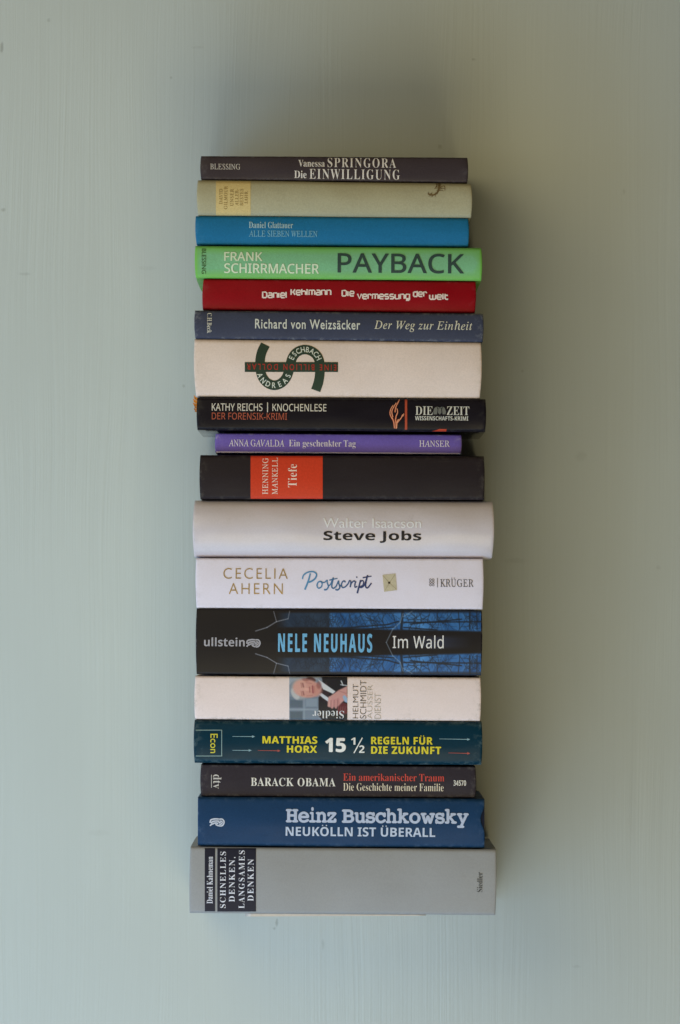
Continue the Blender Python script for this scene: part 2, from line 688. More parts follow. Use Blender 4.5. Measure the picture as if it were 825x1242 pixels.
        out = [(X + ((v[0] - ax0) / (ax1 - ax0) - .5) * w, Z + ((v[1] - ay0) / (ay1 - ay0) - .5) * h) for v in vs]
        # follow the small slope of this spine
        sl = ((self.trz + self.brz) - (self.tlz + self.blz)) / 2 / (self.xr - self.xl)
        out = [(x, z + (x - X) * sl) for x, z in out]
        return out, fs

    def text(self, name, items, rgb, rough=.5, metal=0, lift=3, parent=None):
        """a line of print; 'fat' thickens the letters by laying shifted copies a hair above each other"""
        V, F, Z = [], [], []
        for it in items:
            kw = dict(it[2]) if len(it) > 2 else {}
            fat = kw.pop('fat', 0) * S
            bx = it[1]
            if fat:
                q = fat / S
                bx = (bx[0] + q, bx[1] + q * .7, bx[2] - q, bx[3] - q * .7)
            v, f = self.text_geo(it[0], bx, **kw)
            for n, (dx, dz) in enumerate([(0, 0), (fat, 0), (-fat, 0), (0, fat * .7), (0, -fat * .7)] if fat else [(0, 0)]):
                o = len(V)
                V += [(x + dx, z + dz) for x, z in v]
                Z += [.000012 * n] * len(v)
                F += [tuple(i + o for i in q) for q in f]
        return self.wrap(name, V, F, ink(rgb, rough, metal), lift, parent, lifts=Z)

    def patch(self, name, box, rgb, rough=.5, lift=1, parent=None):
        x0, y0, x1, y1 = box
        pts = [self.loc_xz(*p) for p in ((x0, y0), (x1, y0), (x1, y1), (x0, y1))]
        clamp = []
        for (x, z) in pts:
            zt, zb = self.zt(x), self.zb(x)
            m = .0004
            clamp.append((x, min(max(z, zb + m), zt - m)))
        return self.wrap(name, clamp, [(0, 1, 2, 3)], ink(rgb, rough), lift, parent, cut=.0008)

    def stroke_geo(self, lines, px=True):
        """lines: (points, width or (w0,w1)) in photo pixels -> flat ribbons with round joints"""
        V, F = [], []
        for pts, wd in lines:
            w0, w1 = wd if isinstance(wd, tuple) else (wd, wd)
            n = len(pts)
            if n < 2:
                continue
            L = []
            for i, p in enumerate(pts):
                a = pts[max(0, i - 1)]
                c = pts[min(n - 1, i + 1)]
                tx, ty = c[0] - a[0], c[1] - a[1]
                l = math.hypot(tx, ty) or 1
                w = (w0 + (w1 - w0) * i / (n - 1)) / 2
                L.append(((p[0] - ty / l * w, p[1] + tx / l * w), (p[0] + ty / l * w, p[1] - tx / l * w)))
            o = len(V)
            for a, c in L:
                V.append(self.loc_xz(*a))
                V.append(self.loc_xz(*c))
            for i in range(n - 1):
                F.append((o + 2 * i, o + 2 * i + 1, o + 2 * i + 3, o + 2 * i + 2))
        return V, F

    def strokes(self, name, lines, rgb, rough=.5, lift=2, parent=None, metal=0):
        V, F = self.stroke_geo(lines)
        return self.wrap(name, V, F, ink(rgb, rough, metal), lift, parent)

    def polys(self, name, polys, rgb, rough=.5, lift=2, parent=None):
        V, F = [], []
        for p in polys:
            o = len(V)
            V += [self.loc_xz(*q) for q in p]
            F.append(tuple(range(o, o + len(p))))
        return self.wrap(name, V, F, ink(rgb, rough), lift, parent)

    def picture(self, name, box, img, mat, lift=1, parent=None):
        """img: array rows x cols x 3 (sRGB 0..255) printed on a fine grid over box"""
        R, C = img.shape[:2]
        x0, y0, x1, y1 = box
        V, cols, F = [], [], []
        for i in range(R):
            for j in range(C):
                x, z = self.loc_xz(x0 + (x1 - x0) * j / (C - 1), y0 + (y1 - y0) * i / (R - 1))
                zt, zb = self.zt(x), self.zb(x)
                V.append((x, min(max(z, zb + .0002), zt - .0002)))
        c = np.clip(img.reshape(-1, 3) / 255., 0, 1)
        c = np.where(c <= .04045, c / 12.92, ((c + .055) / 1.055) ** 2.4)
        for i in range(R - 1):
            for j in range(C - 1):
                k = i * C + j
                F.append((k, k + 1, k + C + 1, k + C))
        return self.wrap(name, V, F, mat, lift, parent, cols=c.tolist())


def bez(pts, n=8):
    """smooth curve through points (Catmull-Rom)"""
    out = []
    P = [pts[0]] + list(pts) + [pts[-1]]
    for i in range(1, len(P) - 2):
        p0, p1, p2, p3 = P[i - 1], P[i], P[i + 1], P[i + 2]
        for k in range(n):
            t = k / n
            out.append(tuple(.5 * (2 * p1[a] + (p2[a] - p0[a]) * t + (2 * p0[a] - 5 * p1[a] + 4 * p2[a] - p3[a]) * t * t +
                                   (3 * p1[a] - p0[a] - 3 * p2[a] + p3[a]) * t ** 3) for a in (0, 1)))
    out.append(pts[-1])
    return out


def ellipse(cx, cy, rx, ry, n=20, rot=0):
    c, s = math.cos(rot), math.sin(rot)
    return [(cx + rx * math.cos(a) * c - ry * math.sin(a) * s, cy + rx * math.cos(a) * s + ry * math.sin(a) * c)
            for a in (2 * math.pi * i / n for i in range(n))]


# ---- topmost: slim dark brown paperback-sized hardcover
def book_dark_brown():
    b = Book('slim dark brown book with white serif lettering, topmost of the stack',
             ((244, 188.5), (244, 217.3), (567, 190.8), (567, 221.6)), .128,
             cover_mat('dark_brown_laminate', (61, 52, 56), .38, seed=1, wear=.5), setback=.003, bulge=.0018, r=.0016, seed=1)
    b.text('publisher_lettering', [('BLESSING', (255, 198.6, 291.5, 205.6), dict(face='roman', weight=.006))], (190, 180, 172))
    b.text('author_lettering', [('Vanessa', (362, 194, 394, 202.3), dict(face='serif', weight=-.002)),
                                ('SPRINGORA', (397.5, 191.6, 480.5, 203.3), dict(face='serif', spacing=1.2, weight=-.007))], (215, 205, 198))
    b.text('title_lettering', [('Die', (357, 207, 372, 216), dict(face='serif')),
                               ('EINWILLIGUNG', (375.5, 205.3, 485, 217.4), dict(face='serif', spacing=1.2, weight=-.007))], (215, 205, 198))


def book_olive():
    b = Book('pale olive green book with a small cream label and a brown sketched creature',
             ((240, 217.3), (240.5, 261.2), (571.5, 221.6), (571.5, 264)), .132,
             cover_mat('olive_paper', (170, 164, 138), .6, cloth=.5, seed=2, wear=.35), bulge=.0042, r=.004, seed=2, end_bow=.0009)
    p = b.patch('label_patch', (262, 219.2, 304, 260.8), (206, 182, 126), .6)
    ls = [('DAVID', (265.8, 229, 270, 247.5)), ('GILMOUR', (271.7, 225.5, 275.9, 253.5)), ('UNSER', (279.2, 229, 283.3, 250)),
          ('ALLER-', (285.2, 229, 289.3, 249.5)), ('BESTES', (291, 229, 295.1, 249.5)), ('JAHR', (296.6, 232, 300.7, 247))]
    b.text('title_lettering', [(s, bx, dict(face='roman', rot=90, weight=.003, spacing=1.1)) for s, bx in ls], (138, 112, 66), parent=p, lift=4)
    R = random.Random(4)
    L = []
    spine = bez([(519, 234.5), (522.5, 236.5), (527, 236), (531, 232.5), (532.5, 227), (533, 221.5)], 5)
    L.append((spine, (1.4, 2.6)))
    for k in range(0, len(spine), 1):
        x, y = spine[k]
        a = R.uniform(-2.6, -.3) if k % 2 else R.uniform(.2, 2.2)
        l = R.uniform(2.0, 4.2)
        L.append(([(x, y), (x + math.cos(a) * l * .6, y + math.sin(a) * l * .5), (x + math.cos(a + .6) * l, y + math.sin(a + .5) * l)], (.9, .35)))
    for x0, y0, x1, y1 in ((532, 228, 539, 225), (533, 229, 539.5, 228.5), (532, 231, 538, 231.5), (539, 225, 539.6, 231), (529, 222, 530, 229), (527.5, 229, 531, 222)):
        L.append((bez([(x0, y0), ((x0 + x1) / 2 + .6, (y0 + y1) / 2 - .7), (x1, y1)], 4), (1.1, .6)))
    b.strokes('creature_drawing', L, (112, 92, 62))


def book_blue():
    b = Book('bright blue cloth book with two small lines of pale lettering',
             ((237.5, 261.2), (238.5, 296.8), (568, 264), (568, 299.4)), .128,
             cover_mat('blue_cloth', (29, 109, 158), .6, cloth=1.0, seed=3, wear=.3), setback=.002, bulge=.0024, r=.0028, seed=3)
    b.text('author_lettering', [('Daniel Glattauer', (302, 269, 355.5, 276.8), dict(face='serif', weight=-.004))], (170, 200, 212))
    b.text('title_lettering', [('ALLE SIEBEN WELLEN', (302, 279.8, 385, 287.3), dict(face='roman', weight=.004))], (122, 175, 200))


def book_green():
    b = Book('bright apple green book with very large black capitals on the right',
             ((237, 297.6), (237.5, 337.2), (584, 300), (584, 340.4)), .136,
             cover_mat('green_jacket', (122, 180, 139), .38, seed=4, wear=.2, fold_rgb=(116, 184, 84)), setback=-.001, bulge=.0026, r=.0028, seed=4,
             cover_name='dust_jacket')
    b.text('publisher_lettering', [('BLESSING', (244.7, 301.5, 250, 332), dict(face='sans', rot=-90))], (58, 84, 44))
    b.text('author_lettering', [('FRANK', (272, 305.6, 318.5, 316.6), dict(face='thin', fat=.32, spacing=1.02)),
                                ('SCHIRRMACHER', (272, 319.6, 387, 331.6), dict(face='thin', fat=.32, spacing=1.02))], (214, 226, 200))
    b.text('title_lettering', [('PAYBACK', (409.5, 307.4, 563, 331.4), dict(face='thin', weight=.010, fat=.1, spacing=1.03))], (52, 72, 68))


def book_red():
    b = Book('deep red book with white lettering that hops up and down',
             ((247, 337.6), (246, 375.8), (577, 340.6), (576, 379.8)), .128,
             cover_mat('red_jacket', (138, 9, 22), .42, seed=5, wear=.35), setback=.004, bulge=.002, r=.002, seed=5)
    # squared rounded letters drawn as strokes: each on a unit grid, x-height 0..5, ascender 7
    G = {
        'D': (5, [[(0, 0), (0, 6), (3, 6), (4.3, 5), (4.3, 1), (3, 0), (0, 0)]]),
        'K': (4.6, [[(0, 0), (0, 6)], [(0, 3), (2.2, 3), (4, 6)], [(2.2, 3), (4, 0)]]),
        'V': (4.6, [[(0, 5.6), (2.1, 0), (4.2, 5.6)]]),
        'W': (6.4, [[(0, 5), (0, 1), (.8, 0), (5, 0), (5.8, 1), (5.8, 5)], [(2.9, 0), (2.9, 5)]]),
        'a': (4.6, [[(.3, 5), (3.2, 5), (4, 4.2), (4, 0), (.8, 0), (0, .8), (0, 1.9), (.7, 2.6), (4, 2.6)]]),
        'n': (4.6, [[(0, 0), (0, 5), (3.2, 5), (4, 4.2), (4, 0)]]),
        'm': (6.6, [[(0, 0), (0, 5), (5.2, 5), (6, 4.2), (6, 0)], [(3, 0), (3, 5)]]),
        'i': (1.2, [[(0, 0), (0, 5)]]),
        'l': (1.2, [[(0, 0), (0, 6.2)]]),
        'e': (4.6, [[(4, 0), (.8, 0), (0, .8), (0, 4.2), (.8, 5), (3.2, 5), (4, 4.2), (4, 2.5), (0, 2.5)]]),
        'h': (4.6, [[(0, 0), (0, 6.2)], [(0, 4), (3.2, 4), (4, 3.4), (4, 0)]]),
        'r': (3.6, [[(0, 0), (0, 5), (2.4, 5), (3, 4.4), (3, 3.6)]]),
        's': (4.4, [[(0, 0), (3.1, 0), (3.8, .7), (3.8, 1.9), (3.1, 2.5), (.7, 2.5), (0, 3.1), (0, 4.3), (.7, 5), (3.6, 5)]]),
        'u': (4.6, [[(0, 5), (0, .8), (.8, 0), (4, 0), (4, 5)]]),
        'g': (4.6, [[(4, 0), (.8, 0), (0, .8), (0, 4.2), (.8, 5), (4, 5), (4, -.8), (3.2, -1.6), (.4, -1.6)]]),
        'd': (4.6, [[(4, 0), (.8, 0), (0, .8), (0, 4.2), (.8, 5), (4, 5)], [(4, 0), (4, 6.2)]]),
        't': (3.6, [[(0, 6), (0, .8), (.8, 0), (2.9, 0)], [(0, 4.4), (2.6, 4.4)]]),
    }

    def word(s, x0, x1, base, xh):
        total = sum(G[c][0] for c in s) + 0.9 * (len(s) - 1)
        kx, ky = (x1 - x0) / (total - .6 + 1.25), xh / 5
        x = x0 + .62 * kx
        out = []
        for c in s:
            w, st = G[c]
            for pl in st:
                q = [(x + p[0] * kx, base - p[1] * ky) for p in pl]
                # extend ends by half a stroke so that corners close
                out.append((q, 1.75))
            x += (w + .9) * kx
        return out
    for nm, ws in (('author_lettering', (('Daniel', 318, 348.5, 361, 5.6), ('Kehlmann', 352.5, 402, 357.6, 5.6))),
                   ('title_lettering', (('Die', 414.5, 430, 359, 5.6), ('Vermessung', 433, 497.5, 362.4, 5.4), ('der', 501, 518, 359.6, 5.4), ('Welt', 520.5, 544.5, 363, 5.4)))):
        L = []
        for w in ws:
            L += word(*w)
        b.strokes(nm, L, (232, 214, 208))


def book_navy_grey():
    b = Book('slate navy book with white bold name and an italic title at right',
             ((236.5, 376), (237, 410.6), (586, 380), (585.5, 414.8)), .134,
             cover_mat('slate_navy_paper', (61, 65, 85), .5, seed=6, wear=.6, wear_rgb=(150, 152, 156)), bulge=.0022, r=.0022, seed=6)
    b.text('publisher_lettering', [('C.H.Beck', (251.3, 379.5, 257, 404), dict(face='serif', rot=-90))], (200, 196, 186))
    b.text('author_lettering', [('Richard von Weizsäcker', (309.5, 387.4, 437, 399.2), dict(face='sans', weight=.01312, spacing=1.12))], (206, 206, 200))
    b.text('title_lettering', [('Der Weg zur Einheit', (454, 388.6, 573, 402.8), dict(face='italic', weight=.003, spacing=1.1))], (212, 206, 190))


def book_cream_thick():
    b = Book('thick cream book with a dark green curved band emblem, worn on its right edge',
             ((236, 410.6), (238, 481.2), (583.5, 414.8), (582, 483.8)), .136,
             cover_mat('cream_jacket', (226, 207, 201), .5, seed=7, wear=.35, wear_rgb=(165, 152, 130), mottled=.035), bulge=.003, r=.0035, seed=7,
             wobble=.0004, end_bow=.001, cover_name='dust_jacket')
    green = (46, 62, 50)
    c = bez([(322, 417.8), (317.6, 427), (315.6, 437), (315.6, 447), (318.5, 457.5), (324.5, 464.5), (332.5, 467.3), (340.5, 465), (347, 458.5),
             (350.8, 449), (352.6, 440), (356, 431.5), (362, 426), (370, 423.9), (378, 426), (384.5, 431.5), (387.8, 440), (388, 452), (386.5, 463), (383, 473.5)], 8)
    em = b.strokes('curved_band_emblem', [(c, 11.6)], green, lift=1)
    b.patch('emblem_bar', (297, 439.3, 410, 451.2), green, lift=2, parent=b.cover)
    b.text('bar_lettering', [('EINE BILLION DOLLAR', (299.5, 441.6, 408, 449), dict(face='sans', weight=.012, rot=180, spacing=1.5))], (168, 50, 42), lift=4)
    V, F = [], []

    def arc(word, cx, cy, r, a0, a1, up):
        for i, ch in enumerate(word):
            a = math.radians(a0 + (a1 - a0) * i / (len(word) - 1))
            vs, fs = text_mesh(ch, 'sans', .012)
            mx, my = (min(v[0] for v in vs) + max(v[0] for v in vs)) / 2, (min(v[1] for v in vs) + max(v[1] for v in vs)) / 2
            hh = max(v[1] for v in vs) - min(v[1] for v in vs)
            k = 6.6 / hh
            px, py = cx + r * math.cos(a), cy - r * math.sin(a)
            th = a - math.pi / 2 if up else a + math.pi / 2
            o = len(V)
            for v in vs:
                lx, ly = (v[0] - mx) * k * .82, (v[1] - my) * k
                dx = lx * math.cos(th) - ly * math.sin(th)
                dy = lx * math.sin(th) + ly * math.cos(th)
                V.append(b.loc_xz(px + dx, py - dy))
            F.extend(tuple(i_ + o for i_ in f) for f in fs)
    arc('ESCHBACH', 370.2, 442, 18.2, 154, 26, True)
    arc('ANDREAS', 332.6, 449, 18.2, 200, 338, False)
    b.wrap('emblem_lettering', V, F, ink((214, 216, 206)), 4)


def book_black_crime():
    b = Book('black glossy book with an orange ribbon at left and a skeletal hand drawing',
             ((239.5, 481.2), (239.5, 521.4), (589, 483.8), (588.5, 524)), .134,
             cover_mat('black_gloss', (27, 23, 30), .36, seed=8, wear=.35, wear_rgb=(90, 86, 80), spec=.1, ripple=.0002), setback=-.001, bulge=.0024, r=.003, seed=8,
             board_mat=cover_mat('black_gloss_board', (40, 38, 38), .10, seed=81, spec=.5, ripple=.00003))
    b.text('author_lettering', [('KATHY REICHS', (257, 489.2, 318.5, 498.4), dict(face='thin', weight=.006)),
                                ('KNOCHENLESE', (330.5, 489.8, 396, 498.9), dict(face='thin', weight=.006))], (214, 206, 196))
    b.strokes('divider_line', [([(324.6, 488), (324.6, 500)], 1.1)], (214, 206, 196))
    b.text('series_lettering', [('DER FORENSIK-KRIMI', (257, 500.6, 348.3, 509), dict(face='thin', weight=.00216))], (172, 86, 64))
    b.text('publisher_lettering', [('DIE', (504, 492.8, 525, 503.2), dict(face='serif', weight=-.004)), ('ZEIT', (542, 493, 569.3, 503.4), dict(face='serif', weight=-.004)),
                                   ('WISSENSCHAFTS-KRIMI', (503.6, 504.9, 568, 509.9), dict(face='bold'))], (208, 204, 196))
    # small heraldic mark between the words
    b.polys('crest_mark', [[(527, 495), (529.5, 493.2), (531, 497), (530, 502.6), (526, 502.6), (525.6, 499)],
                           [(531.8, 495.5), (535.2, 495.5), (535.6, 500.5), (533.5, 503), (531.4, 500.5)],
                           [(539.6, 495), (537.2, 493.2), (536.2, 497), (537, 502.6), (540.6, 502.6), (541, 499)],
                           [(530.2, 493), (533.5, 494.6), (536.6, 493), (535.5, 495.2), (531.4, 495.2)]], (112, 112, 108))
    hand = []
    for pts, w in (([(484.6, 484.3), (483, 488), (480.5, 493), (479.2, 500)], (1.4, 1.8)),
                   ([(480.8, 488.5), (478, 493), (475.4, 499), (476.5, 506)], (1.2, 1.8)),
                   ([(477, 491.5), (474.2, 496), (473.2, 502), (475.8, 508)], (1.1, 1.7)),
                   ([(481.6, 495.5), (482.4, 500), (480.5, 505), (479.8, 510)], (1.2, 2.0)),
                   ([(488.6, 502.6), (486.6, 507), (483.6, 510.5), (481.6, 513)], (1.3, 2.0)),
                   ([(487.5, 505.5), (489.4, 503.5), (489.8, 501.5)], (1.5, 1.0)),
                   ([(475.6, 506.5), (477.5, 511), (478.2, 515.5), (478.6, 519.5)], (2.0, 1.5)),
                   ([(479.8, 508.5), (480.4, 513), (480.6, 520)], (2.2, 1.6)),
                   ([(483.6, 508.5), (481.8, 512), (481.4, 519)], (1.8, 1.1))):
        hand.append((bez(pts, 4), w))
    hd = b.strokes('hand_drawing', hand, (190, 92, 62))
    b.strokes('hand_highlights', [(p, .55) for p, w in hand], (236, 176, 138), lift=4, parent=hd)
    b.polys('accent_bar', [[(491.2, 484.3), (494, 484.3), (494, 521), (491.2, 521)]], (176, 74, 50))
    b.polys('accent_mark', [[(524, 523), (530, 521.4), (533, 520.2), (542, 520.4), (541.4, 523.1)]], (190, 66, 40))
    # ribbon bookmark: a frayed end that hangs out of the head of the book
    bm = bmesh.new()
    R = random.Random(3)
    X0, Z0 = W(240.5, 491, .012)
    N = 9
    prof = [(.0, -.0002, .0), (-.0013, .0012, .002), (-.0024, .0030, .0045), (-.0031, .0049, .007)]
    tails = []
    for k in range(N):
        w = (k / (N - 1) - .5) * .0085
        top = k / (N - 1)
        out = -.0030 - R.uniform(0, .0010) * 1 + .0014 * abs(top - .7)
        path = [(0.004, .010, w), (.0002, .009, w), (out * .55, .0085, w * 1.15 + R.uniform(-.0002, .0002)), (out, .0078 + R.uniform(-.0004, .0004), w * 1.3 + .0008)]
        ring = []
        for (dx, y, z) in path:
            q = []
            for s1, s2 in ((-1, -1), (1, -1), (1, 1), (-1, 1)):
                q.append(bm.verts.new((X0 + dx - b.loc.x + s1 * .00001, y + s1 * .00012, Z0 + z - b.loc.z + s2 * .00056)))
            ring.append(q)
        for a, c in zip(ring, ring[1:]):
            for i in range(4):
                bm.faces.new((a[i], a[(i + 1) % 4], c[(i + 1) % 4], c[i]))
        bm.faces.new(ring[0])
        bm.faces.new(ring[-1])
    bmesh.ops.recalc_face_normals(bm, faces=bm.faces)
    me = bpy.data.meshes.new('ribbon_bookmark')
    bm.to_mesh(me)
    bm.free()
    o = link_mesh('ribbon_bookmark', me, cover_mat('orange_ribbon', (226, 140, 44), .6, seed=80, mottled=.15), b.root)
    o['label'] = 'frayed orange ribbon bookmark'


def book_purple():
    b = Book('thin violet book with fine white serif lettering, the shortest in the stack',
             ((262, 525.2), (261.6, 549.4), (559.5, 527.2), (559, 551.2)), .118,
             cover_mat('violet_paper', (109, 90, 174), .4, seed=9, wear=.6, wear_rgb=(190, 180, 206)), setback=.009, bulge=.0012, r=.0013, seed=9)
    b.text('author_lettering', [('ANNA GAVALDA', (277.6, 533.2, 345, 541.6), dict(face='roman', weight=.004))], (222, 212, 226))
    b.text('title_lettering', [('Ein geschenkter Tag', (350.6, 533.6, 431.5, 544), dict(face='serif', weight=-.008))], (222, 212, 226))
    b.text('publisher_lettering', [('HANSER', (508.6, 534.2, 545.6, 542), dict(face='roman', weight=.004))], (222, 212, 226))
    b.polys('cover_edge', [[(262.4, 547.5), (558.6, 549.4), (558.6, 550.8), (262.4, 548.9)]], (238, 218, 236), lift=1)


def book_black_red_panel():
    b = Book('matte black book with a square red panel printed on its spine',
             ((243, 551.4), (243, 605.4), (587, 553), (587, 606.6)), .136,
             cover_mat('matte_black', (40, 33, 37), .5, seed=10, wear=.4, wear_rgb=(104, 98, 92)), bulge=.0028, r=.003, seed=10)
    p = b.patch('red_panel', (304, 552.2, 391.5, 606), (205, 60, 34), .45)
    b.text('author_lettering', [('HENNING', (318.4, 555.4, 325.4, 599.5), dict(face='roman', rot=90, weight=.004, spacing=1.1)),
                                ('MANKELL', (330, 555, 337, 599.5), dict(face='roman', rot=90, weight=.004, spacing=1.1))], (240, 212, 198), parent=p, lift=4)
    b.text('title_lettering', [('Tiefe', (349.4, 563, 360.2, 591), dict(face='serif', rot=90, weight=-.009, spacing=1.05))], (240, 212, 198), parent=p, lift=4)


def book_silver():
    b = Book('wide silvery white book with bold black lettering, the widest in mid stack',
             ((236, 606.2), (235.5, 676.2), (598, 607.4), (597, 677.8)), .139,
             cover_mat('silver_white_jacket', (204, 194, 202), .34, seed=11, wear=.25, wear_rgb=(160, 150, 150), mottled=.02, coat=.4), setback=-.002,
             bulge=.0098, r=.0065, seed=11, end_bow=.0012, wobble=.0005, cover_name='dust_jacket')
    b.text('author_lettering', [('Walter Isaacson', (392, 628.6, 511, 640.2), dict(face='sans'))], (230, 228, 233))
    b.text('title_lettering', [('Steve Jobs', (392.4, 643.8, 511, 658.4), dict(face='bold'))], (36, 32, 34))


def book_white():
    b = Book('white book with gold capitals, blue handwriting and a small envelope picture',
             ((238, 676.6), (238.5, 737.6), (586, 677.6), (585.5, 739.6)), .134,
             cover_mat('white_jacket', (226, 218, 235), .42, seed=12, wear=.25, wear_rgb=(150, 146, 150), mottled=.015), setback=.002, bulge=.002, r=.0018, seed=12)
    g = (178, 146, 92)
    b.text('author_lettering', [('CECELIA', (271, 689.2, 349, 702.2), dict(face='sans', weight=-.012, spacing=1.25)),
                                ('AHERN', (277.6, 707.6, 343, 720.6), dict(face='sans', weight=-.012, spacing=1.25))], g, .35, .35)
    # handwritten word as pen strokes
    def q(pts, w=(1.9, 1.5)):
        return (bez(pts, 6), (w[0] * 1.12, w[1] * 1.12))
    L = [q([(376.5, 695.5), (374.5, 703), (372, 710), (369.8, 715.2)], (1.6, 2.0)),
         q([(366.8, 702.5), (368.4, 697.5), (374, 693.9), (380.5, 693.6), (384, 696.8), (382, 702), (376.6, 705.6), (373.6, 706)], (1.4, 1.9)),
         q([(389.4, 705.2), (386, 706.2), (384.6, 710.4), (386.4, 713.4), (389.6, 712), (390.8, 708.2), (389.4, 705.2), (391.6, 706.6), (394.4, 706.2)], (1.6, 1.2)),
         q([(394.4, 706.2), (396.8, 703.8), (397, 707), (398.4, 711.4), (396, 715), (393, 715.2)], (1.3, 1.7)),
         q([(397.6, 711), (401, 708.6), (404.4, 700.5), (403, 707), (402.4, 711.6), (404.6, 713.6), (408, 711)], (1.3, 1.6)),
         q([(399.6, 703.8), (404, 702.6), (409.4, 701.6)], (1.5, 1.0)),
         q([(408, 711), (410.6, 704.6), (411, 708), (412.4, 712), (410, 715.4), (406.8, 715)], (1.3, 1.7)),
         q([(411.4, 711.8), (413.0, 710.6), (414.4, 708.8)], (1.2, 1.2)),
         q([(419.0, 706.3), (417.4, 704.6), (415.2, 706.2), (414.2, 709.4), (415.6, 712.6), (419.0, 711.6), (422.6, 707.6)], (1.5, 1.4)),
         q([(422.6, 707.6), (424, 704.4), (425.6, 705.6), (424.8, 712.2), (426, 707.8), (429.4, 704.6), (431, 706)], (1.4, 1.4)),
         q([(431.6, 705), (430.4, 709.4), (430.8, 712.4), (433.4, 711)], (1.6, 1.2)),
         q([(432.3, 700.6), (433.3, 699.6)], (1.5, 1.5)),
         q([(437.4, 703.6), (435.6, 711), (433.4, 719.6)], (1.6, 1.9)),
         q([(436, 708), (438.4, 704.4), (441, 705.4), (440.2, 709.8), (436.4, 712), (438.8, 712.6), (442.2, 709.8)], (1.4, 1.4)),
         q([(442.2, 709.8), (446, 697.6), (444, 706), (443.6, 711.4), (446, 713), (450.6, 707.2)], (1.4, 1.5)),
         q([(440, 700.8), (445, 699.8), (450.8, 698.8)], (1.5, 1.0))]
    # the pen colour runs from light blue to navy along the word
    V, F = b.stroke_geo(L)
    x0, x1 = min(v[0] for v in V), max(v[0] for v in V)
    c0, c1 = lin((92, 146, 190)), lin((56, 66, 110))
    cols = []
    for x, z in V:
        k = min(1, max(0, (x - x0) / (x1 - x0) * 1.25 - .05 + .06 * math.sin(x * 900 + z * 1300)))
        cols.append([c0[i] * (1 - k) + c1[i] * k for i in range(3)])
    b.wrap('title_lettering', V, F, picture_mat('pen_ink', .5), 2, cols=cols)
    e = b.polys('envelope_picture', [[(464, 697.4), (479.8, 695.6), (481.6, 715.8), (466, 717.8)]], (196, 184, 160))
    b.strokes('envelope_flap_line', [([(464.8, 698.2), (472.4, 707), (480.6, 714.4)], .5), ([(472.4, 707), (479, 697)], .5), ([(472.4, 707), (467, 716.4)], .4)], (158, 144, 120), parent=e, lift=4)
    b.polys('envelope_seal', [ellipse(472.2, 706.8, 1.5, 1.4, 10)], (66, 56, 46), parent=e, lift=5)
    b.text('publisher_lettering', [('KRÜGER', (534, 700.6, 574.5, 712), dict(face='roman', weight=.004, spacing=1.1))], (92, 90, 100))
    L = [([(530.6, 701), (530.6, 712.4)], .8)]
    for k in range(3):
        for sx in (522, 525.4):
            L.append((bez([(sx - 1.4, 703 + k * 3.1), (sx, 702 + k * 3.1), (sx + 1.4, 703.4 + k * 3.1), (sx, 704.6 + k * 3.1), (sx - 1.4, 703.2 + k * 3.1)], 4), .6))
    b.strokes('publisher_mark', L, (104, 102, 112))


def soft(d, w):
    return np.clip(.5 - d / w, 0, 1)


class Canvas:
    """a small painted sheet used as the print of a cover"""

    def __init__(self, box, step, rgb):
        self.box = box
        x0, y0, x1, y1 = box
        self.C, self.R = int((x1 - x0) / step) + 1, int((y1 - y0) / step) + 1
        self.X, self.Y = np.meshgrid(np.linspace(x0, x1, self.C), np.linspace(y0, y1, self.R))
        self.a = np.ones((self.R, self.C, 3)) * np.array(rgb, float)

    def mix(self, m, rgb):
        self.a = self.a * (1 - m[..., None]) + np.array(rgb, float) * m[..., None]

    def ell(self, cx, cy, rx, ry, rgb, rot=0, w=.35, k=1):
        c, s = math.cos(rot), math.sin(rot)
        dx, dy = self.X - cx, self.Y - cy
        u, v = (dx * c + dy * s) / rx, (-dx * s + dy * c) / ry
        self.mix(soft(np.hypot(u, v) - 1, w) * k, rgb)

    def line(self, p, q, wd, rgb, k=1, blur=.8):
        (x0, y0), (x1, y1) = p, q
        L2 = (x1 - x0) ** 2 + (y1 - y0) ** 2 + 1e-9
        t = np.clip(((self.X - x0) * (x1 - x0) + (self.Y - y0) * (y1 - y0)) / L2, 0, 1)
        d = np.hypot(self.X - x0 - t * (x1 - x0), self.Y - y0 - t * (y1 - y0))
        self.mix(soft(d - wd / 2, blur) * k, rgb)

    def poly(self, pts, rgb, w=1.0, k=1):
        inside = np.zeros(self.X.shape, bool)
        dmin = np.full(self.X.shape, 1e9)
        n = len(pts)
        for i in range(n):
            (x0, y0), (x1, y1) = pts[i], pts[(i + 1) % n]
            cond = ((y0 > self.Y) != (y1 > self.Y)) & (self.X < (x1 - x0) * (self.Y - y0) / ((y1 - y0) or 1e-9) + x0)
            inside ^= cond
            L2 = (x1 - x0) ** 2 + (y1 - y0) ** 2 + 1e-9
            t = np.clip(((self.X - x0) * (x1 - x0) + (self.Y - y0) * (y1 - y0)) / L2, 0, 1)
            dmin = np.minimum(dmin, np.hypot(self.X - x0 - t * (x1 - x0), self.Y - y0 - t * (y1 - y0)))
        self.mix(soft(np.where(inside, -dmin, dmin), w) * k, rgb)


